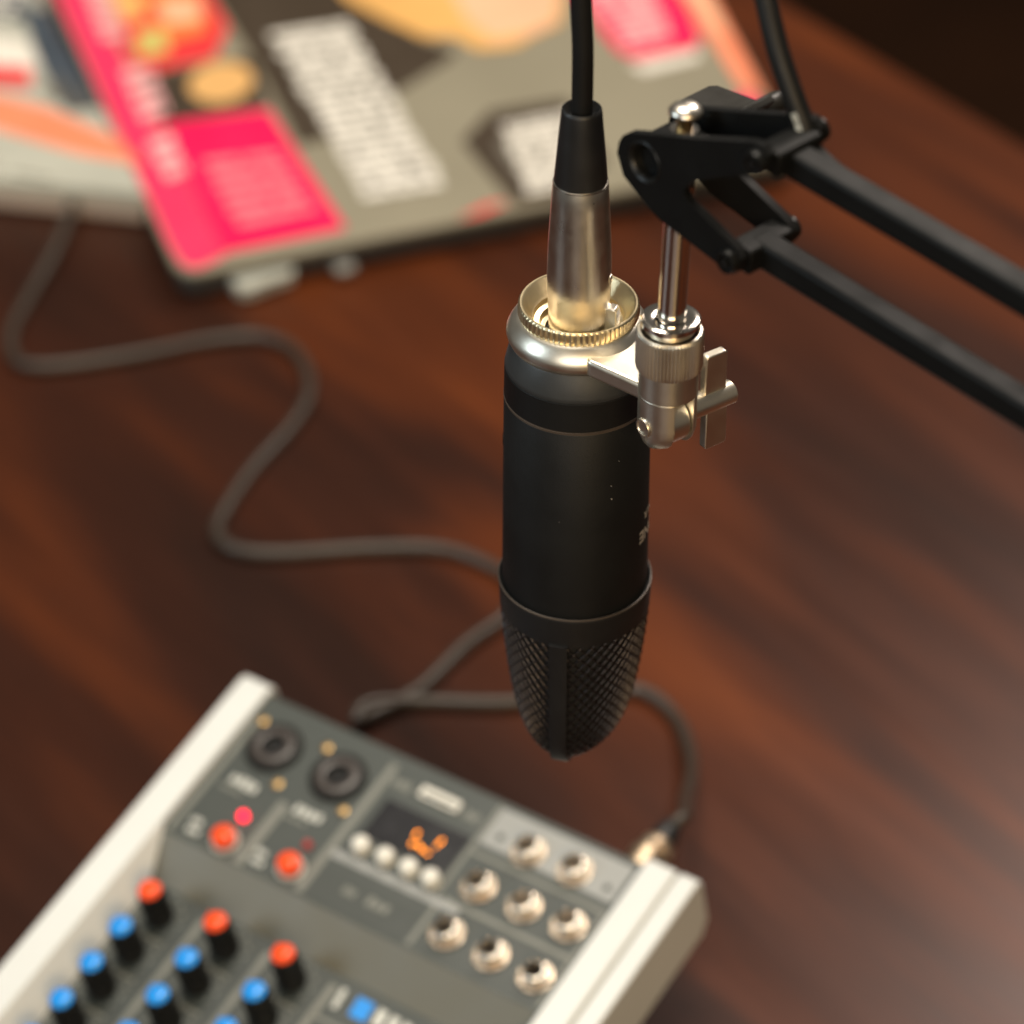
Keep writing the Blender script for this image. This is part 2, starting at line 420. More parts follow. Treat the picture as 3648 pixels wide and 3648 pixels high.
# printed lettering, upside down on the side that faces right
def wrap_text(body, size, zc, azc, bold):
    v, f = text_mesh(body, size, bold); r = 23.32
    out = []
    for x, y, z in v:
        a = azc-x/r                                             # turned by 180 degrees because the microphone hangs
        out.append((r*math.sin(a), -r*math.cos(a), zc-y))
    return MB().add(out, f)
wrap_text("ONE", 6.2, 315.0, rad(74), 0.2).build('lettering', 'print', mic)
wrap_text("XLR", 4.0, 322.0, rad(74), 0.08).build('lettering', 'print', mic)
mb = MB()
for k in range(6):
    a = rad(-89-k*1.5); a2 = rad(-89-(k+1)*1.5); r = 23.0
    mb.add([(r*math.sin(a), -r*math.cos(a), 341), (r*math.sin(a2), -r*math.cos(a2), 341), (r*math.sin(a2), -r*math.cos(a2), 345), (r*math.sin(a), -r*math.cos(a), 345)], [(0,1,2,3)])
mb.build('printed_mark', 'print', mic)
mb = MB()
for a_, z_, q_ in ((27, 336.5, 0.27), (26.5, 341.5, 0.16), (-14, 329, 0.11), (33, 350, 0.10)):
    a = rad(a_); r_ = 23.03+(361-z_)*0.0006
    mb.lathe([(0.01, 0.16), (q_*0.7, 0.12), (q_, -0.3)], 8, M_=frame((r_*math.sin(a), -r_*math.cos(a), z_), (math.cos(a), math.sin(a), 0), (0, 0, 1), (math.sin(a), -math.cos(a), 0)))
mb.build('dust_specks', 'print', mic, kind='stuff')

# ------------------------------------------------------------------ nickel clamp on the microphone
cl = thing('microphone_clamp', 'satin nickel clamp with knurled ring and wing screw round the microphone', 'clamp', (0, 0, 370))
MB().lathe([(17.2, 391.3), (18.2, 391.1), (19.2, 390.2), (20.4, 388.9), (21.3, 387.4), (21.8, 386.2), (21.9, 385.2), (21.6, 384.0), (20.9, 382.5), (19.6, 382.0), (17, 382.2)], 160, close=True).build('clamp_ring', 'satin', cl, sharp=55)
# knurled ring with a stepped bowl; teeth alternate in and out
teeth = 68; n = teeth*4; prof_o = [(395.35, 0), (394.6, 1), (391.6, 1), (391.0, 0)]
vs = []; fs = []
inner = [(17.25, 395.4), (16.6, 394.9), (14.6, 390.8), (13.9, 390.2), (13.5, 388.6), (12.0, 388.2), (11.6, 386.0), (10.2, 385.8), (10.1, 383.0), (17.3, 383.0), (17.3, 391.0)]
ring = []
for i in range(n):
    a = 2*math.pi*i/n
    tooth = (0.0, 0.7, 0.95, 0.25)[i % 4]
    col = [(17.75+0.0*tooth, 395.4), (17.9+0.45*tooth, 394.9), (17.9+0.6*tooth, 393.2), (17.9+0.6*tooth, 391.9), (17.7+0.3*tooth, 391.2)]
    allp = col+list(reversed(inner))
    for r, z in allp: vs.append((r*math.cos(a), r*math.sin(a), z))
    LL = len(allp)
for i in range(n):
    j = (i+1) % n
    for k in range(LL): fs.append((i*LL+k, i*LL+(k+1) % LL, j*LL+(k+1) % LL, j*LL+k))
MB().add(vs, fs).build('knurled_ring', 'warmlit', cl, sharp=28)
MB().lathe([(10.3, 384.5), (5, 384.3)], 64).build('socket_floor', 'hole', cl)
MD = Vector((25.6, -36, 0)); RODX, RODY = 25.6, -36
md = MD.normalized(); hd = Vector((-md.y, md.x, 0))            # towards the hinge, and along the hinge screw
hd = hd if hd.x > 0 else -hd
md3 = lambda d, w_=0, z=0: md*d+hd*w_+Vector((0, 0, z))
P = [(2.2, -22.2), tuple((md3(36, -3.4))[:2]), tuple((md3(36, 3.4))[:2]), (20.3, -12.5), (19.5, -7.5), (12, -6), (1.2, -12)]
mb = MB()
vs = []
for (x, y) in P:
    d = (Vector((x, y, 0))).length; k = max(0, min(1, (d-20.5)/16))
    vs.append((x, y, 383.2-2.6*k))
for (x, y) in P:
    d = (Vector((x, y, 0))).length; k = max(0, min(1, (d-20.5)/16))
    vs.append((x, y, 389.3-3.0*k))
nP = len(P)
fs = [tuple(range(nP)), tuple(range(nP, 2*nP))]+[(i, (i+1) % nP, (i+1) % nP+nP, i+nP) for i in range(nP)]
mb.add(vs, fs).build('clamp_arm', 'satin', cl, bev=1.3, seg=4)
HZ = 378.0
hc = Vector((RODX, RODY, HZ))
mb = MB().cyl(hc-hd*3.2, hc+hd*3.2, 7.4, n=48)
T = frame(hc, md, Vector((0, 0, 1)), -hd)
mb.prism([(-10, 1.5), (-10, 9), (-4, 8.2), (0, 7.0), (0, 0)], -3.19, 3.19, T)
mb.build('hinge_tongue', 'satin', cl, bev=0.35)
# clevis: round socket on top, two prongs below
mb = MB().lathe([(6, 397), (8.8, 396.9), (8.9, 396), (8.9, 388.2), (8.4, 387.8), (3, 387.6)], 64, (RODX, RODY))
mb.build('clevis_collar', 'satin', cl)
for s_ in (-1, 1):
    # cut of the cylinder on one side of the slot, rounded at its lower end
    R_ = 8.75; w0 = 3.5
    a0 = math.acos(w0/R_); arc_ = [(R_*math.cos(a), R_*math.sin(a)) for a in [a0*(1-2*i/14) for i in range(15)]]
    poly = [(s_*c_, d_) for c_, d_ in arc_]                      # (along hinge, along md)
    vs = []; fs = []; lev = [387.9, 383, 379, 376, 373.5, 371.6, 370.3]
    for z in lev:
        k = 1.0 if z > 377 else math.sqrt(max(0.02, 1-((377-z)/7.3)**2))
        for c_, d_ in poly:
            cc = s_*w0+(c_-s_*w0)*(0.35+0.65*k)
            p = hc+hd*cc+md*(d_*k); vs.append((p.x, p.y, z))
    q = len(poly)
    for l in range(len(lev)-1):
        for i in range(q): fs.append((l*q+i, l*q+(i+1) % q, (l+1)*q+(i+1) % q, (l+1)*q+i))
    fs.append(tuple(range(q))); fs.append(tuple((len(lev)-1)*q+i for i in range(q)))
    MB().add(vs, fs).build('clevis_prong', 'satin', cl, sharp=45, bev=0.3)
mb = MB(); T = frame(hc-hd*8.2, hd, md, Vector((0, 0, 1)))
sc_ = frame(hc-hd*8.95, md, Vector((0, 0, 1)), hd)
mb.lathe([(0.01, 0.05), (2.2, 0.05), (2.4, -0.25), (2.9, -0.25), (3.1, 0.1), (3.1, 1.6)], 32, M_=sc_, close=False)
mb.build('hinge_screw', 'satin', cl)
# knurled adapter above the clevis
teeth = 60; n = teeth*4; vs = []; fs = []
for i in range(n):
    a = 2*math.pi*i/n; tt = (0, 0.5, 0.62, 0.15)[i % 4]
    for r, z in [(8.3, 404), (8.3, 409.0), (8.8, 409.7), (9.35, 409.6), (9.55+0.5*tt, 408.9), (9.6+0.62*tt, 408), (9.6+0.62*tt, 398), (9.5+0.4*tt, 396.9), (9.0, 396.5), (8.3, 396.5)]:
        vs.append((RODX+r*math.cos(a), RODY+r*math.sin(a), z))
for i in range(n):
    j = (i+1) % n
    for k in range(10): fs.append((i*10+k, i*10+(k+1) % 10, j*10+(k+1) % 10, j*10+k))
MB().add(vs, fs).build('knurled_adapter', 'satin', cl, sharp=28)
# wing screw
wb = hc+hd*7.6
ws = MB().cyl(wb, wb+hd*16.6, 3.75, n=48, ch=0.5).build('wing_screw', 'satin', cl)
T = frame(wb+hd*5.4, hd, Vector((0, 0, 1)), hd.cross(Vector((0, 0, 1))))
for s_ in (1, -1):
    x0 = 0.0 if s_ > 0 else 0.8
    MB().prism([(x0, s_*2.6), (x0+8.0, s_*2.6), (x0+8.0, s_*16.2), (x0+7.4, s_*16.8), (x0+0.6, s_*16.8), (x0, s_*16.2)], -1.45, 1.45, T).build('wing', 'satin', ws, bev=0.4)
for ch in ws.children: ch.matrix_parent_inverse = Matrix.Identity(4)

# ------------------------------------------------------------------ boom arm
arm = thing('boom_arm', 'black scissor boom arm with two square tubes and a chrome rod holding the microphone', 'boom arm', (RODX*1.0, RODY, 405))
be = rad(43.5); bn = Vector((math.cos(be), math.sin(be), 0)); ba = Vector((math.sin(be), -math.cos(be), 0)); UP = Vector((0, 0, 1))
A0 = Vector((22.16, -32.37, 470.8))
def bp(s_, z, n_): return A0+ba*s_+UP*z+bn*n_
rtop = bp(5.0, 0, 0)
rod0 = Vector((RODX, RODY, 404)); rdir = (Vector((RODX+2.2, RODY, 484))-rod0).normalized()
rp = lambda z: rod0+rdir*((z-404)/rdir.z)
MB().cyl(rp(404), rp(476), 4.1, n=48).build('rod', 'chrome', arm)
MB().lathe([(4.4, 413.2), (5.2, 413.6), (8.2, 413.6), (8.75, 413.2), (8.75, 411.9), (8.2, 411.5), (7.5, 411.2), (7.5, 404), (4.9, 404), (4.9, 412.6)], 64, (RODX, RODY), close=True).build('rod_flange', 'chrome', arm)
MB().cyl(rp(476), rp(481), 2.3, n=24).build('rod_pin', 'brass', arm)
q = rdir.to_track_quat('Z', 'Y').to_matrix().to_4x4()
MB().lathe([(0.01, 3.2), (2.2, 3.0), (3.9, 2.3), (4.8, 1.2), (4.8, 0.4), (4.2, 0), (0.01, 0)], 48, M_=Matrix.Translation(rp(480.5)) @ q).build('rod_cap', 'nickel', arm, sharp=60)
PL = [(-6.9,-3.2),(-6.3,0.6),(-4.8,3.3),(-2.4,5.1),(1,6.4),(24.4,14.6),(42.5,21.4),(46.2,21.8),(48.6,19.7),(48.6,16.0),(45.8,12.6),(33.1,6.6),(22.5,0.6),(19.6,-2.4),(19.0,-5.0),(21.0,-7.0),(24.5,-8.2),(38.6,-13.3),(41.3,-16.0),(41.0,-19.4),(38.6,-22.0),(35.4,-22.3),(31.6,-21.2),(10.4,-17.2),(1.6,-13.0),(-4.2,-9.3)]
for n0, n1 in ((-11.5, -8.7), (8.7, 11.5)):
    T = frame(A0, ba, UP, bn)
    sp = MB().prism(PL, n0, n1, T, [circle((3.6, -1.6), 5.6, 36)]).build('side_plate', 'arm', arm, bev=0.45, seg=2)
T = frame(bp(3.6, -1.6, -11.2), ba, UP, bn)
MB().lathe([(6.0, -0.6), (6.5, -0.2), (6.5, 0.4), (5.4, 0.5), (5.4, 9.0), (4.6, 9.0), (4.6, 0.9), (5.0, 0.0)], 48, M_=T, close=True).build('pivot_bushing', 'armedge', arm)
MB().prism(circle((0, 0), 4.4, 6, 0.3), 4.4, 8.6, T).build('pivot_bolt', 'armedge', arm, bev=0.3)
MB().prism([(-5.5, -8), (10, -8), (13, -3), (12, 2.0), (4, 2.0), (-5.5, 0)], -8.2, 8.2, frame(A0, ba, UP, bn)).build('pivot_block', 'arm', arm, bev=0.8)
# tubes
TS = 4.0
def sqtube(name, s0, z0, s1, z1):
    d = (bp(s1, z1, 0)-bp(s0, z0, 0)); Lh = d.length; d.normalize(); up = d.cross(bn); up = up if up.z > 0 else -up
    T = frame(bp(s0, z0, 0), bn, up, d)
    c = [(-TS, -TS), (TS, -TS), (TS, TS), (-TS, TS)]
    return MB().prism(c, 0, Lh, T).build(name, 'arm', arm, bev=1.3, seg=3)
sqtube('arm_tube', 43, 14.0, 330, -5.0)
sqtube('arm_tube', 36.5, -18.2, 330, -39.0)
for s_, z in ((45.2, 16.6), (37.2, -18.0)):
    for sg in (-1, 1):
        T = frame(bp(s_, z, sg*11.5), ba, UP, bn*sg)
        MB().lathe([(0.01, 2.6), (1.4, 2.6), (1.5, 1.3), (2.3, 1.3), (2.5, 2.3), (3.3, 2.2), (3.6, 0.9), (3.6, 0)], 24, M_=T).build('bolt', 'armedge', arm)
    MB().cyl(bp(s_, z, -8.7), bp(s_, z, 8.7), 2.4, n=20).build('bolt_shank', 'armedge', arm)
for s_, z, dz in ((45.2, 16.0, -0.07), (37.0, -18.0, -0.07)):
    T = frame(bp(s_, z, 0), ba, UP, bn)
    MB().prism([(-3.6, -3.4), (3, -4.4), (4.5, -4.2), (5, -3.6), (5, 2.6), (4.5, 3.2), (2, 3.6), (-3, 3.4)], -8.4, 8.4, T).build('tube_lug', 'arm', arm, bev=0.8)
# clamp lever behind the far plate
hub = MB().cyl(bp(3.6, -3.4, 11.6), bp(3.6, -4.0, 44), 3.3, n=40, ch=0.5).build('clamp_lever', 'lever', arm)
MB().cyl(bp(3.6, -3.4, 11.6), bp(3.6, -3.4, 17), 5.6, n=40, ch=0.4).build('lever_washer', 'armedge', arm)
ld = (ba*-0.97+UP*-0.10).normalized(); lu = bn.cross(ld).normalized()
T = frame(bp(3.6, -3.6, 22.5), bn, ld, lu)
MB().prism([(0, 1.5), (15.5, 1.5), (15.5, 19.0), (14.0, 20.5), (1.5, 20.5), (0, 19.0)], -1.3, 1.3, T).build('lever_wing', 'lever', arm, bev=0.4)
T2 = frame(bp(3.6, -3.6, 22.5), bn, (ba*0.6+UP*0.8).normalized(), bn.cross((ba*0.6+UP*0.8).normalized()))
MB().prism([(0, 1.5), (14, 1.5), (14, 6.5), (13, 7.2), (1, 7.2), (0, 6.5)], -1.3, 1.3, T2).build('lever_wing', 'lever', arm, bev=0.4)

# ------------------------------------------------------------------ plugged-in microphone cable
xc = thing('microphone_cable', 'black microphone cable with a nickel plug standing in the microphone', 'cable', (0, 0, 384))
MB().lathe([(8.05, 437.6), (8.25, 437.0), (8.6, 431), (9.0, 424.4), (9.4, 417), (9.62, 411), (9.70, 404), (9.62, 400), (9.3, 395.5), (9.15, 391), (9.1, 386.8), (8.8, 386.2), (6, 386.1)], 96).build('plug_barrel', 'nickel', xc)
MB().lathe([(3.0, 458.5), (4.2, 459.0), (4.9, 461.2), (5.4, 462.0), (5.85, 461.6), (6.0, 460.8), (7.95, 438.0), (7.9, 437.45), (6, 437.4)], 96).build('strain_relief', 'rubber', xc, sharp=60)
MB().lathe([(7.9, 437.55), (8.22, 437.5), (8.25, 437.15), (7.9, 437.1)], 96, close=True).build('bright_edge', 'chrome', xc)
# latch on the right side of the barrel
la = rad(-20)
lx = Vector((math.cos(la), math.sin(la), 0)); ly = Vector((-lx.y, lx.x, 0))
T = frame(Vector((0, 0, 0)), lx, ly, UP)
mb = MB()
mb.prism([(8.6, 395.9), (11.9, 395.9), (12.3, 395.3), (12.3, 389.0), (11.4, 387.6), (8.6, 387.6)], -1.9, 1.9, frame((0, 0, 0), lx, UP, lx.cross(UP)))
lt = mb.build('latch', 'nickel', xc, bev=0.3)
mb = MB()
for k in range(5): mb.prism([(12.1, 389.6+k*1.1), (12.75, 390.0+k*1.1), (12.1, 390.4+k*1.1)], -1.5, 1.5, frame((0, 0, 0), lx, UP, lx.cross(UP)))
g_ = mb.build('latch_grip', 'nickel', xc)
la2 = rad(-16); l2 = Vector((math.cos(la2), math.sin(la2), 0))
MB().prism([(9.2, 406.5), (9.95, 406.2), (10.05, 404.0), (9.6, 402.8), (9.1, 402.8)], -1.0, 1.0, frame((0, 0, 0), l2, UP, l2.cross(UP))).build('latch_tip', 'nickel', xc, bev=0.2)
cpos = Vector((-20.1, -801.4, 920))
RET = [tuple(cpos+(Vector(q)-cpos)*0.978) for q in ((46.6, -21.6, 522.4), (49.0, -27.6, 511.1), (52.1, -33.6, 499.8), (56.0, -38.8, 489.6), (59.1, -41.9, 482.2), (63.0, -46.4, 473.5))]
path = [(0, 0, 455), (0.1, 0, 470), (0.0, 0, 482), (-0.7, 0.3, 497), (-0.6, 1, 515), (0.5, 2, 550), (8, 4, 592), (25, 2, 604), (39, -6, 580),
        (45.4, -24, 545), *RET, tuple(bp(64, 7.5, 7.8)), tuple(bp(76, 4.0, 7.2)), tuple(bp(95, 2.0, 7.0)), tuple(bp(330, -16, 7.0))]
ctr = spline(path, 14)
cabo = MB().tube(ctr, 3.15, 20).build('cable_sheath', 'cable', xc)
# white print along the returning length of the cable
mb = MB()
seg0 = spline(path, 14)
import itertools
lo = 14*13+10; hi = 14*15-2
cams = Vector((-20.1, -801.4, 920))
i = lo
while i < hi:
    p = seg0[i]; d = (seg0[i+1]-seg0[i]).normalized(); v = (cams-p).normalized(); v = (v-d*v.dot(d)).normalized()
    sidev = d.cross(v)
    v = (v*0.88+sidev*0.47).normalized(); sidev = d.cross(v)
    wdt = 0.8 if i < hi-4 else 1.5
    ln = random.uniform(0.3, 0.6) if i < hi-4 else 0.9
    c = p+v*3.2
    mb.add([c-d*ln*0.5-sidev*wdt-v*0.12, c+d*ln*0.5-sidev*wdt-v*0.12, c+d*ln*0.5+v*0.06, c-d*ln*0.5+v*0.06, c+d*ln*0.5+sidev*wdt-v*0.12, c-d*ln*0.5+sidev*wdt-v*0.12], [(0,1,2,3),(3,2,4,5)])
    i += 1
mb.build('printed_text', 'silkw', xc)

# ------------------------------------------------------------------ audio mixer (local frame: u across, v towards the front, h up)
mx = bpy.data.objects.new('audio_mixer', None); COL.objects.link(mx); mx.empty_display_size = 0.02
mx['label'] = 'small grey audio mixer with cream side panels and blue and orange knobs'; mx['category'] = 'audio mixer'
ORG = Vector((-121.0, 208.0, 64.0))
UX = Vector((0.8287606, -0.55960331, 0)); UY = Vector((-0.5429807, -0.80414287, -0.2419219)); UN = -UX.cross(UY)
# local axes: x = UX, y = -UY (towards the rear), z = UN, so that the frame is right-handed
mx.matrix_world = frame(ORG*K, UX, -UY, UN)
def ml(u, v, h): return Vector((u, -v, h))
def mw(u, v, h): return ORG+UX*u+UY*v+UN*h
VT, VB, DR, VF, RW = 76.0, 93.0, -11.0, 206.0, 184.0
def side_prism(prof, u0, u1):
    """profile in (v, h) extruded across u"""
    return MB().prism([(-v, h) for v, h in prof], u0, u1, frame((0, 0, 0), (0, 1, 0), (0, 0, 1), (1, 0, 0)))
side_prism([(1, -1.2), (VT, -1.2), (VB, DR-1.2), (VF, DR-1.2), (VF, -12.4), (2, -61)], 0.5, RW-0.5).build('underbody', 'under', mx)
MB().box(0, RW, -VT, 0.4, -1.2, 0).build('upper_deck', 'deck', mx)
side_prism([(VT+0.02, -0.03), (VB, DR+0.03), (VB, DR-1.2), (VT+0.02, -1.2)], 0, RW).build('sloping_band', 'band', mx)
MB().box(0, RW, -VF, -VB-0.03, DR-1.2, DR).build('lower_deck', 'deck', mx)
def panel(u0, u1, name='side_panel'):
    pr_ = [(-5, -2), (-3.6, 1.2), (-1, 2.4), (205, 2.4), (209, 1.0), (211, -3), (210.5, -11.5), (150, -22), (60, -31), (0, -31), (-5, -25)]
    return side_prism(pr_, u0, u1).build(name, 'cream', mx, bev=2.4, seg=4)
panel(-15.2, -0.1)
panel(RW+0.1, 197.2)
# cream cheek that slopes from the left panel down to the lower deck
MB().add([ml(-0.3, VT-2, 2.2), ml(-0.3, VT-2, -1.0), ml(-0.3, VF+2, 2.2), ml(-0.3, VF+2, DR-0.9), ml(-0.3, VB, DR-0.9), ml(7.2, VB+3, DR+0.25), ml(7.2, VF+2, DR+0.25), ml(1.0, VT-2, 1.0)],
    [(0, 2, 6, 5, 7), (0, 7, 1), (1, 7, 5, 4), (4, 5, 6, 3), (2, 3, 6), (0, 1, 4, 3, 2)]).build('panel_cheek', 'cream', mx)
panel(198.6, 207.6, 'side_panel_skirt')
side_prism([(-3, -4), (-1, 0.9), (205, 0.9), (207, -4), (150, -20), (0, -29)], 197.0, 198.8).build('panel_seam', 'groove', mx)
def put(name, me, m, u, v, h, parent=mx): 
    return obj(name, me, m, parent, loc=tuple(ml(u, v, h)))
footm = MB().cyl((0, 0, -3), (0, 0, 3), 6).data('foot')
# printed dividers and panels, each a thin raised layer
def flat(name, u0, u1, v0, v1, h, th, m, parent=mx, bev=0):
    return MB().box(u0, u1, -v1, -v0, h, h+th).build(name, m, parent, bev=bev)
def skew(name, pts, h, th, m):
    return MB().prism([(u, -v) for u, v in pts], h, h+th).build(name, m, mx)
flat('divider_line', 2.0, 4.6, 12, 74, 0.0, 0.25, 'silk')
flat('divider_line', 36.5, 41.0, 42, 75, 0.0, 0.25, 'silk')
flat('divider_line', 66.5, 70.0, 5, 74, 0.0, 0.25, 'silk')
flat('divider_line', 117.5, 119.2, 2, 50, 0.0, 0.25, 'silk')
flat('white_bar', 70.2, 131, 50.6, 54.2, 0.0, 0.3, 'pale')
flat('label_panel', 72, 118, 59, 75, 0.0, 0.25, 'darklab')
flat('input_panel', 119.6, 181.5, 2.5, 21, 0.0, 0.25, 'pale')
flat('socket_border', 119.6, 181.5, 25, 26.6, 0.0, 0.25, 'silk')
flat('socket_border', 122, 181.5, 48.8, 51, 0.0, 0.25, 'silk')
flat('socket_border', 120.5, 122.6, 52, 74, 0.0, 0.25, 'silk')
flat('socket_border', 181.0, 182.6, 25, 74, 0.0, 0.25, 'silk')
def scribble(name, u, v, w_, hgt, m, h=0.26, n=4, base=0.0):
    mb = MB(); x = u-w_/2
    for k in range(n):
        ww = w_/n*0.72
        mb.box(x, x+ww, -v-hgt/2*random.uniform(0.7, 1), -v+hgt/2*random.uniform(0.7, 1), h, h+0.12); x += w_/n
    return mb.build(name, m, mx)
for u in (18.2, 50.8):
    scribble('input_label', u, 41.8, 13.5, 4.6, 'silkw', n=4, h=0.0)
    scribble('input_label', u-3.5, 46.6, 11, 2.0, 'silk', n=5, h=0.0)
    scribble('switch_label', u-6.3, 66, 5.5, 3.0, 'silkw', n=3, h=0.0)
    scribble('switch_label', u-5.0, 70.6, 6.5, 2.8, 'silkw', n=3, h=0.0)
scribble('usb_label', 76.5, 12.2, 9, 4.5, 'silk', n=3, h=0.0)
scribble('usb_label', 110.5, 12.0, 7, 4.5, 'silk', n=3, h=0.0)
scribble('device_label', 87.5, 65, 6, 4.2, 'silk')
scribble('device_label', 101.5, 65, 11, 5.0, 'silk', n=3)
# combo input sockets
ring = MB().lathe([(5.0, -0.9), (5.6, 2.3), (8.4, 2.6), (11.2, 2.2), (12.0, 1.2), (12.1, 0)], 48).data('combo_socket')
hole = MB().lathe([(0.01, 0.62), (5.2, 0.62), (5.25, 0.3)], 32).data('socket_hole')
face = MB().lathe([(5.5, 2.75), (7.4, 3.2), (9.0, 2.75), (7.4, 2.6)], 48, close=True).data('socket_face')
for u in (18.3, 51.0):
    s_ = put('combo_socket', ring, 'socket', u, 21.5, 0)
    h_ = obj('socket_hole', hole, 'hole', s_); f_ = obj('socket_face', face, 'socketface', s_)
screw = MB().lathe([(0.01, 0.7), (0.9, 0.75), (1.0, 1.25), (2.0, 1.0), (2.3, 0.3), (2.3, 0)], 20).data('panel_screw')
for u, v in ((5.8, 12.4), (30.3, 35.6), (38.0, 11.2), (62.2, 34.0)): put('panel_screw', screw, 'brass', u, v, 0)
# switches and lamps
led = MB().lathe([(0.01, 2.8), (1.0, 2.6), (1.6, 1.9), (1.8, 1.2), (1.8, 0)], 20)
put('lit_lamp', led.data('lit_lamp'), 'ledon', 27.6, 55.4, 0)
put('unlit_lamp', led.data('unlit_lamp'), 'ledoff', 59.4, 54.6, 0)
pb = MB().lathe([(0.01, 6.2), (3.4, 6.0), (4.5, 5.3), (4.9, 4.0), (4.9, 0)], 32).data('push_switch')
pc = MB().lathe([(5.0, 1.2), (5.8, 1.0), (6.0, 0), (5.0, 0)], 32, close=True).data('switch_collar')
for u, v in ((28.0, 68.6), (59.6, 66.8)):
    s_ = put('push_switch', pb, 'orange', u, v, 0); obj('switch_collar', pc, 'silkw', s_)
# display with lit segments, usb slot, four white keys
dsp = flat('display', 75, 116, 20.5, 40.0, 0.0, 0.5, 'screen', bev=0.15)
def segbar(u, v, du, dv): return MB().box(u-du, u+du, -v-dv, -v+dv, 0.52, 0.66).build('lit_segment', 'seg', dsp)
for a_ in ((95.4, 29.6, 0.35, 1.3), (96.6, 34.2, 0.35, 1.0), (99.2, 33.6, 1.2, 0.3), (101.6, 34.6, 0.9, 0.35), (104.4, 35.2, 0.9, 0.35), (106.3, 28.0, 0.35, 1.2), (105.9, 30.6, 0.3, 0.6)): segbar(*a_)
usb = MB().prism([(85, -13.6), (103.6, -13.6), (103.6, -8.4), (85, -8.4)], 0.0, 1.1, None, [[(86.6, -12.6), (102, -12.6), (102, -10.8), (86.6, -10.8)]]).build('usb_socket', 'button', mx, bev=0.3)
key = MB().lathe([(0.01, 5.6), (2.2, 5.3), (3.4, 4.4), (3.75, 3.0), (3.8, 0)], 32).data('round_key')
for u in (79.6, 91.4, 102.8, 113.4): put('round_key', key, 'button', u, 45.4, 0)
# chrome jack sockets
nut = MB().prism(circle((0, 0), 6.5, 6), 0, 2.4, None, [circle((0, 0), 4.95, 24)]).data('jack_nut')
jk = MB().lathe([(3.9, 0.3), (3.9, 5.0), (4.15, 5.4), (4.6, 5.4), (4.9, 5.0), (4.9, 0.3)], 40, close=True).data('jack_socket', sharp=55)
jw = MB().lathe([(4.9, 0.9), (7.0, 0.8), (7.3, 0.3), (7.3, 0.0)], 40).data('jack_washer')
jh = MB().lathe([(0.01, 0.9), (3.9, 0.9), (3.9, 0.8)], 24).data('jack_hole')
JK = [(140.0, 15.8), (161.0, 14.8), (131.6, 39.0), (152.6, 38.4), (172.8, 37.6), (132.6, 63.0), (153.4, 63.0), (174.0, 63.0)]
for i, (u, v) in enumerate(JK):
    s_ = put('jack_socket', jk, 'chrome', u, v, 0.25)
    n_ = obj('jack_nut', nut, 'jacknut', s_); n_.rotation_euler.z = rad(11+17*i)
    obj('jack_washer', jw, 'jacknut', s_); obj('jack_hole', jh, 'hole', s_)
scr2 = MB().lathe([(0.01, 0.5), (1.3, 0.5), (1.6, 0)], 16).data('small_hole')
for u, v in ((126, 15), (176.5, 15.5)): put('small_hole', scr2, 'darklab', u, v, 0.26)
# knobs
body = MB().lathe([(4.8, 18.6), (5.0, 17.6), (5.9, 1.8), (6.2, 1.2), (6.2, 0.4)], 36)
for k in range(18):
    a = 2*math.pi*k/18
    body.prism([(5.2, -0.35), (5.95, 0), (5.2, 0.35)], 1.6, 14.5, Matrix.Rotation(a, 4, 'Z'))
body = body.data('knob', sharp=30)
cap = MB().lathe([(0.01, 20.0), (2.4, 19.8), (4.1, 19.3), (4.7, 18.6), (4.95, 17.3), (4.85, 17.0)], 36).data('knob_cap')
ptr = MB().box(-0.55, 0.55, 4.9, 6.3, 1.5, 17.6).data('knob_pointer')
tick = MB()
for k in range(11):
    a = rad(-60+k*30); tick.prism(circle((9.4*math.cos(a), 9.4*math.sin(a)), 0.75, 8), 0.0, 0.15)
tick = tick.data('scale_dots')
KN = []
for ci, u in enumerate((19.0, 51.6, 84.2)):
    for ri, v in enumerate((105.6, 124.6, 143.4, 162.4, 181.4)):
        KN.append((u+0.5, v-0.2-ci*0.6, 'orange' if ri == 0 else 'blue'))
capo = cap.copy(); cap.name = 'knob_cap'
capb, capr = cap, cap.copy(); ptrb, ptrr = ptr, ptr.copy()
capb.materials.append(M['blue']); capr.materials.append(M['orange']); ptrb.materials.append(M['blue']); ptrr.materials.append(M['orange'])
bpy.data.meshes.remove(capo)
for i, (u, v, c) in enumerate(KN):
    k_ = put('knob', body, 'knob', u, v, DR)
    k_.rotation_euler.z = rad(60)
    obj('knob_cap', capr if c == 'orange' else capb, None, k_)
    obj('knob_pointer', ptrr if c == 'orange' else ptrb, None, k_)
    put('scale_dots', tick, 'silk', u, v, DR)
for u in (36.8, 69.4, 101.0):
    flat('divider_line', u-1.6, u+1.6, 98, 196, DR, 0.25, 'silk')
flat('divider_line', 8.0, 9.2, 96, 196, DR, 0.25, 'silk')
for u, v in ((19, 115), (51.6, 115), (84.2, 114), (19, 134), (51.6, 134), (84.2, 133), (19, 153), (51.6, 152)):
    scribble('knob_label', u+5, v+0.6, 11, 1.7, 'silk', h=DR, n=5)
# maker's mark: white and blue strokes right of the knobs
mb = MB()
for u, du, dv, m_ in ((106.3, 1.5, 4.6, 'silkw'), (117.0, 4.2, 4.4, 'blue'), (125.5, 2.4, 3.8, 'silkw'), (131.6, 2.2, 3.6, 'silkw'), (137.4, 2.0, 3.4, 'silkw')):
    MB().prism([(u-du+0.8, -102.2-dv), (u+du, -102.2-dv), (u+du-0.8, -102.2+dv), (u-du, -102.2+dv)], DR, DR+0.3).build('logo_stroke', m_, mx)
flat('divider_line', 101, 182, 112.5, 114, DR, 0.25, 'silk')

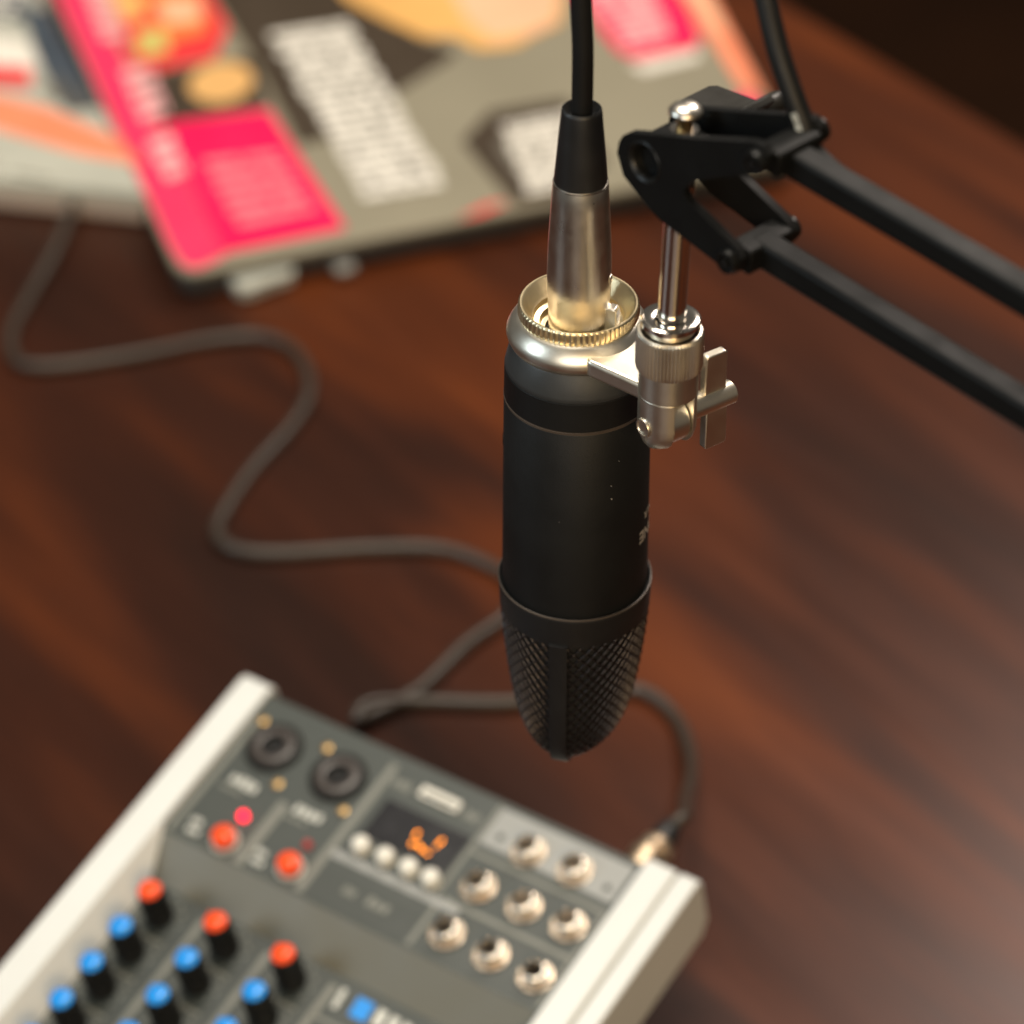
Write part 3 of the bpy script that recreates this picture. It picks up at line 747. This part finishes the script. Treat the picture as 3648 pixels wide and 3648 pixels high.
# ------------------------------------------------------------------ cable that runs over the table into the mixer
tc_ = thing('table_cable', 'long grey-black cable winding over the table into the back of the mixer', 'cable', (-150, 400, 0))
cab = [(-258.0, 702), (-264.2, 650.2), (-274.2, 603.3), (-280.1, 568.3), (-272.3, 543.0), (-251.6, 539.1), (-214.6, 548.8), (-175.0, 563.4), (-147.8, 565.8), (-130.4, 548.8), (-122.0, 517.8), (-128.4, 487.8), (-145.9, 452.1), (-156.7, 421.9), (-159.7, 400.9), (-151.6, 386.5), (-128.9, 382.4), (-86.7, 387.7), (-54.1, 386.5), (-31.5, 374.3), (-17.9, 356.3), (-24.0, 336.7), (-40.8, 313.7), (-61.6, 284.0), (-80, 265.0), (-88.5, 259), (-84.0, 268.5), (-61.5, 274.8), (-21.5, 274.1), (6.8, 280.3), (30.5, 283.9), (43.3, 278.5), (53.6, 260.5), (57.3, 237.6)]
pe = mw(178.5, -24, -11.5); pb_ = mw(178.5, -1, -11.5)
P = []
for i, (x, y) in enumerate(cab):
    z = 3.15
    if i == 0: z = 10
    if i == 1: z = 6
    if 22 <= i <= 23: z = 3.5
    if i in (24,): z = 5
    if i in (25, 26): z = 8
    P.append((x, y, z))
pd = (pe-pb_).normalized()
P[-1] = (57.0, 233, 9)
P += [(55.5, 205, 20), (52.0, 180, 32), tuple(pe+pd*13+Vector((0, 0, -3))), tuple(pe+pd*4), tuple(pe-pd*4)]
P = [(x+random.uniform(-0.9, 0.9), y+random.uniform(-0.9, 0.9), z) if 2 < i < 30 else (x, y, z) for i, (x, y, z) in enumerate(P)]
P.insert(0, (-256.0, 712, 10))
MB().tube(spline(P, 9), 3.1, 14).build('cable_sheath', 'greycable', tc_)
MB().cyl(pb_, pe-pd*11, 8.6, 8.6, n=40, ch=1.5).build('plug_barrel', 'plugmetal', tc_)
MB().cyl(pe-pd*10.5, pe-pd*4, 7.6, 6.6, n=40, ch=1.5).build('plug_collar', 'plugmetal', tc_)
MB().cyl(pe-pd*6, pe+pd*4, 6.3, 4.4, n=32, ch=0.5).build('plug_boot', 'rubber', tc_)
u0 = Vector((-256.0, 712, 10)); ud = (Vector((-256.0, 712, 10))-Vector((-258.0, 702, 10))).normalized()
MB().cyl(u0-ud*8, u0+ud*0.5, 5.0, 5.6, n=20, ch=0.6).build('end_boot', 'rubber', tc_)

# ------------------------------------------------------------------ laptops with stickers
def laptop(name, label, org, ang, x0, x1, y0, y1, z0, z1, top, side, dark):
    o = bpy.data.objects.new(name, None); COL.objects.link(o); o.empty_display_size = 0.05
    o.location = Vector(org)*K; o.rotation_euler.z = rad(ang); o['label'] = label; o['category'] = 'laptop'
    zm = z1-4.2
    def rrect(x0, x1, y0, y1, r):
        c = []
        for cx, cy, a in ((x1-r, y0+r, -90), (x1-r, y1-r, 0), (x0+r, y1-r, 90), (x0+r, y0+r, 180)):
            c += [(cx+r*math.cos(rad(a+15*k)), cy+r*math.sin(rad(a+15*k))) for k in range(7)]
        return c
    MB().prism(rrect(x0+1, x1-1, y0+1.5, y1, 10), z0, zm-1.2).build('base', side if not dark else 'lapdark', o, bev=1.5)
    MB().prism(rrect(x0, x1, y0, y1, 10), zm, z1).build('lid', top, o, bev=1.0)
    return o
L1 = laptop('laptop', 'closed grey laptop covered with magenta, white and orange stickers behind the microphone', (-192.1, 600.2, 0), 18.2, -1.5, 366, 0, 345, 2.5, 18.3, 'lid', 'lapside', True)
for ch in list(L1.children): bpy.data.objects.remove(ch)
o1 = [(9, 2.2), (344, 13.5), (350, 15.5), (353.5, 21), (392, 345), (-1.5, 345), (-1.5, 13), (0.5, 7), (4, 3.4)]
MB().prism([(x+(1.2 if x < 100 else -1.2), y+(1.5 if y < 100 else 0)) for x, y in o1], 2.5, 12.6).build('base', 'lapdark', L1, bev=1.5)
MB().prism(o1, 14.1, 18.3).build('lid', 'lid', L1, bev=1.0)
def sticker(parent, pts, m, z, th=0.25, name='sticker'):
    return MB().prism(pts, z, z+th).build(name, m, parent)
def lines(parent, quad, m, z, n, name='sticker_print', fill=0.62, jit=0.25, bold=1, split=1):
    """rows of broken bars inside a quad (a, b = first row ends; d, c = last row ends)"""
    a, b, c, d = [Vector(q) for q in quad]; mb = MB()
    for i in range(n):
        t0 = (i+0.5-fill/2)/n; t1 = (i+0.5+fill/2)/n
        cuts = [0]+sorted(random.uniform(0.15, 0.9) for _ in range(split))+[1]
        for s0, s1 in zip(cuts, cuts[1:]):
            s0 += random.uniform(0, jit)*(s1-s0)*0.5; s1 -= random.uniform(0, jit)*(s1-s0)*0.5
            q = lambda s_, t: tuple((a.lerp(b, s_)).lerp(d.lerp(c, s_), t))
            mb.prism([q(s0, t0), q(s1, t0), q(s1, t1), q(s0, t1)], z, z+0.12)
    return mb.build(name, m, parent)
Z = 18.3
S = lambda pts, m, lv, nm='sticker': sticker(L1, pts, m, Z+0.02+lv*0.3, 0.27, nm)
strip = [(0.5, 336), (0.5, 30), (2.5, 10.1), (8.8, 4.7), (25.3, 12), (25.1, 100.1), (22, 247.8), (20.0, 336)]
S(strip, 'magentap', 0)
for qd, n_ in ((((18.4-2, 336), (33.5, 330), (28.7, 259), (14, 260)), 5), (((17, 225.5), (35, 226), (32, 167), (15, 159)), 4), (((12.8, 142), (28.9, 146), (26.6, 98), (13, 93)), 3)):
    lines(L1, qd, 'pinkw', Z+0.95, n_, fill=0.72, split=1)
S([(25.6, 157), (86.4, 154), (93.5, 18.2), (25.6, 14.5)], 'magenta', 1)
lines(L1, ((36, 112), (80, 108), (84, 38), (37, 34)), 'pinkt', Z+0.95, 6, fill=0.6, split=2)
S([(25.4, 215), (92.6, 216.6), (88.6, 157.6), (25.6, 157.3)], 'brown', 0)
S([(68.4+19*math.cos(k*math.pi/12)+4*math.sin(k*math.pi/12), 191.7+23*math.sin(k*math.pi/12)) for k in range(24)], 'tan', 2)
S([(25.5, 345), (86.9, 345), (88.5, 254.5), (71.4, 221.6), (25.4, 215.6)], 'redp', 1)
S([(50, 320), (84, 310), (76, 254), (51.5, 248)], 'orangep', 2)
S([(56, 300), (80, 294), (75, 268), (55, 270)], 'peach', 3)
S([(35, 265), (52, 268), (49, 236), (30, 234)], 'yellowg', 3)
S([(30, 330), (50, 326), (46, 282), (31, 280)], 'golden', 3)
S([(87.5, 345), (178, 345), (180, 240.6), (191.7, 207.6), (207.9, 186.7), (203.8, 179.4), (164.5, 152.4), (110.9, 113.4), (93, 110.1), (93, 215)], 'brown', 0)
ws_ = [(111.3, 236), (155.3, 236.6), (156.1, 189.7), (155, 58), (144.8, 44), (114.4, 45.5), (112, 106.6), (110.5, 166.5)]
S(ws_, 'greyink', 1)
lines(L1, ((108, 240), (158, 240), (159, 42), (110, 42)), 'white', Z+0.65, 19, fill=0.74, split=2, jit=0.34)
S([(150.8, 345), (300, 345), (292, 235.4), (276.5, 198.1), (254.2, 188.3), (243.2, 179.8), (219.7, 182.8), (212.7, 201.9), (194.6, 206.6), (181.8, 229.3), (165.3, 262.5)], 'golden', 2)
S([(229.5, 300), (291, 300), (288, 235), (274, 200), (254.2, 191), (231.5, 191), (224.6, 218.7)], 'peach', 3)
S([(180, 86), (205, 113), (250, 112), (250, 42), (228, 12), (187, 13)], 'brown', 0)
S([(195, 74), (214, 95), (248, 97), (248, 48), (226, 21), (198, 22)], 'greyink', 1)
lines(L1, ((206, 96), (250, 98), (236, 20), (196, 20)), 'white', Z+0.65, 10, fill=0.72, split=2, jit=0.34)
S([(154.4, 9.0), (174, 18.5), (184, 16.5), (166, 9.2)], 'redp', 0)
S([(300.7, 345), (350, 345), (358, 213), (348.3, 154), (341.8, 147.4), (304.1, 143.8), (297.5, 157.2), (296.1, 195)], 'magenta', 1)
lines(L1, ((301, 232), (344, 228), (334, 160), (303, 154)), 'pinkw', Z+0.95, 7, fill=0.68, split=1)
S([(298.6, 139), (342.3, 142.5), (339, 133), (303, 127)], 'white', 1)
S([(359, 345), (390, 345), (371, 180), (366, 140), (358, 78), (350, 95), (354, 150)], 'coral', 2)
S([(364, 330), (382, 330), (368.5, 185), (364, 150), (360, 170)], 'peach', 3)
S([(336.7, 79.2), (352, 89), (353.5, 71), (352.5, 42), (341, 48)], 'magentap', 0)
MB().prism([(26, 7), (62, 7), (58, -2), (44, -5), (34, -9), (28, -8)], 3, 9.5).build('hinge_cover', 'palelid', L1, bev=2.2, seg=3)
MB().box(82, 93, -4.0, 8, 3, 8.0).build('hinge_cover', 'lapside', L1, bev=2.2, seg=3)

L2 = laptop('laptop', 'pale laptop with orange and grey stickers at the left edge, beside the grey laptop', (-205.4, 677.3, 0), -10.6, -330, 2, 0, 60, 2.5, 20, 'palelid', 'paleside', False)
# its right side is cut back where the grey laptop lies against it: rebuild both slabs with that slanted outline
for ch in list(L2.children):
    bpy.data.objects.remove(ch)
out = [(-330, 0), (-17, 0), (-14.5, 1.2), (-15.2, 4), (-152, 232), (-330, 232)]
MB().prism(out, 2.0, 10.5).build('base', 'paleside', L2, bev=1.5)
MB().prism(out, 11.2, 20).build('lid', 'palelid', L2, bev=1.2)
S2 = lambda pts, m, lv: sticker(L2, pts, m, 20.02+lv*0.3, 0.27)
S2([(-190, 118), (-129.4, 88.5), (-93.3, 78.7), (-43.7, 52.1), (-24, 29.1), (-61.2, 34.2), (-117.8, 53), (-190, 84)], 'coral', 0)
S2([(-150, 200), (-128, 190), (-63, 84), (-82.5, 78), (-112, 125)], 'navy', 0)
S2([(-180, 160), (-128, 151.5), (-112, 126), (-126, 107), (-180, 112)], 'white', 1)
S2([(-170, 118), (-117.6, 120.8), (-109.5, 100.3), (-170, 95)], 'redp', 2)
S2([(-200, 230), (-152, 230), (-140, 178), (-200, 165)], 'navy', 1)
lines(L2, ((-180, 228), (-150, 228), (-146, 176), (-176, 172)), 'white', 20.7, 5, fill=0.5, split=2)
lines(L2, ((-105, 95), (-75, 76), (-66, 88), (-100, 118)), 'greyink', 20.4, 4, fill=0.5, split=2)
lines(L2, ((-180, 24), (-64, 5), (-64, 2), (-180, 20)), 'greyink', 20.05, 1, fill=0.9, split=9, jit=0.5)
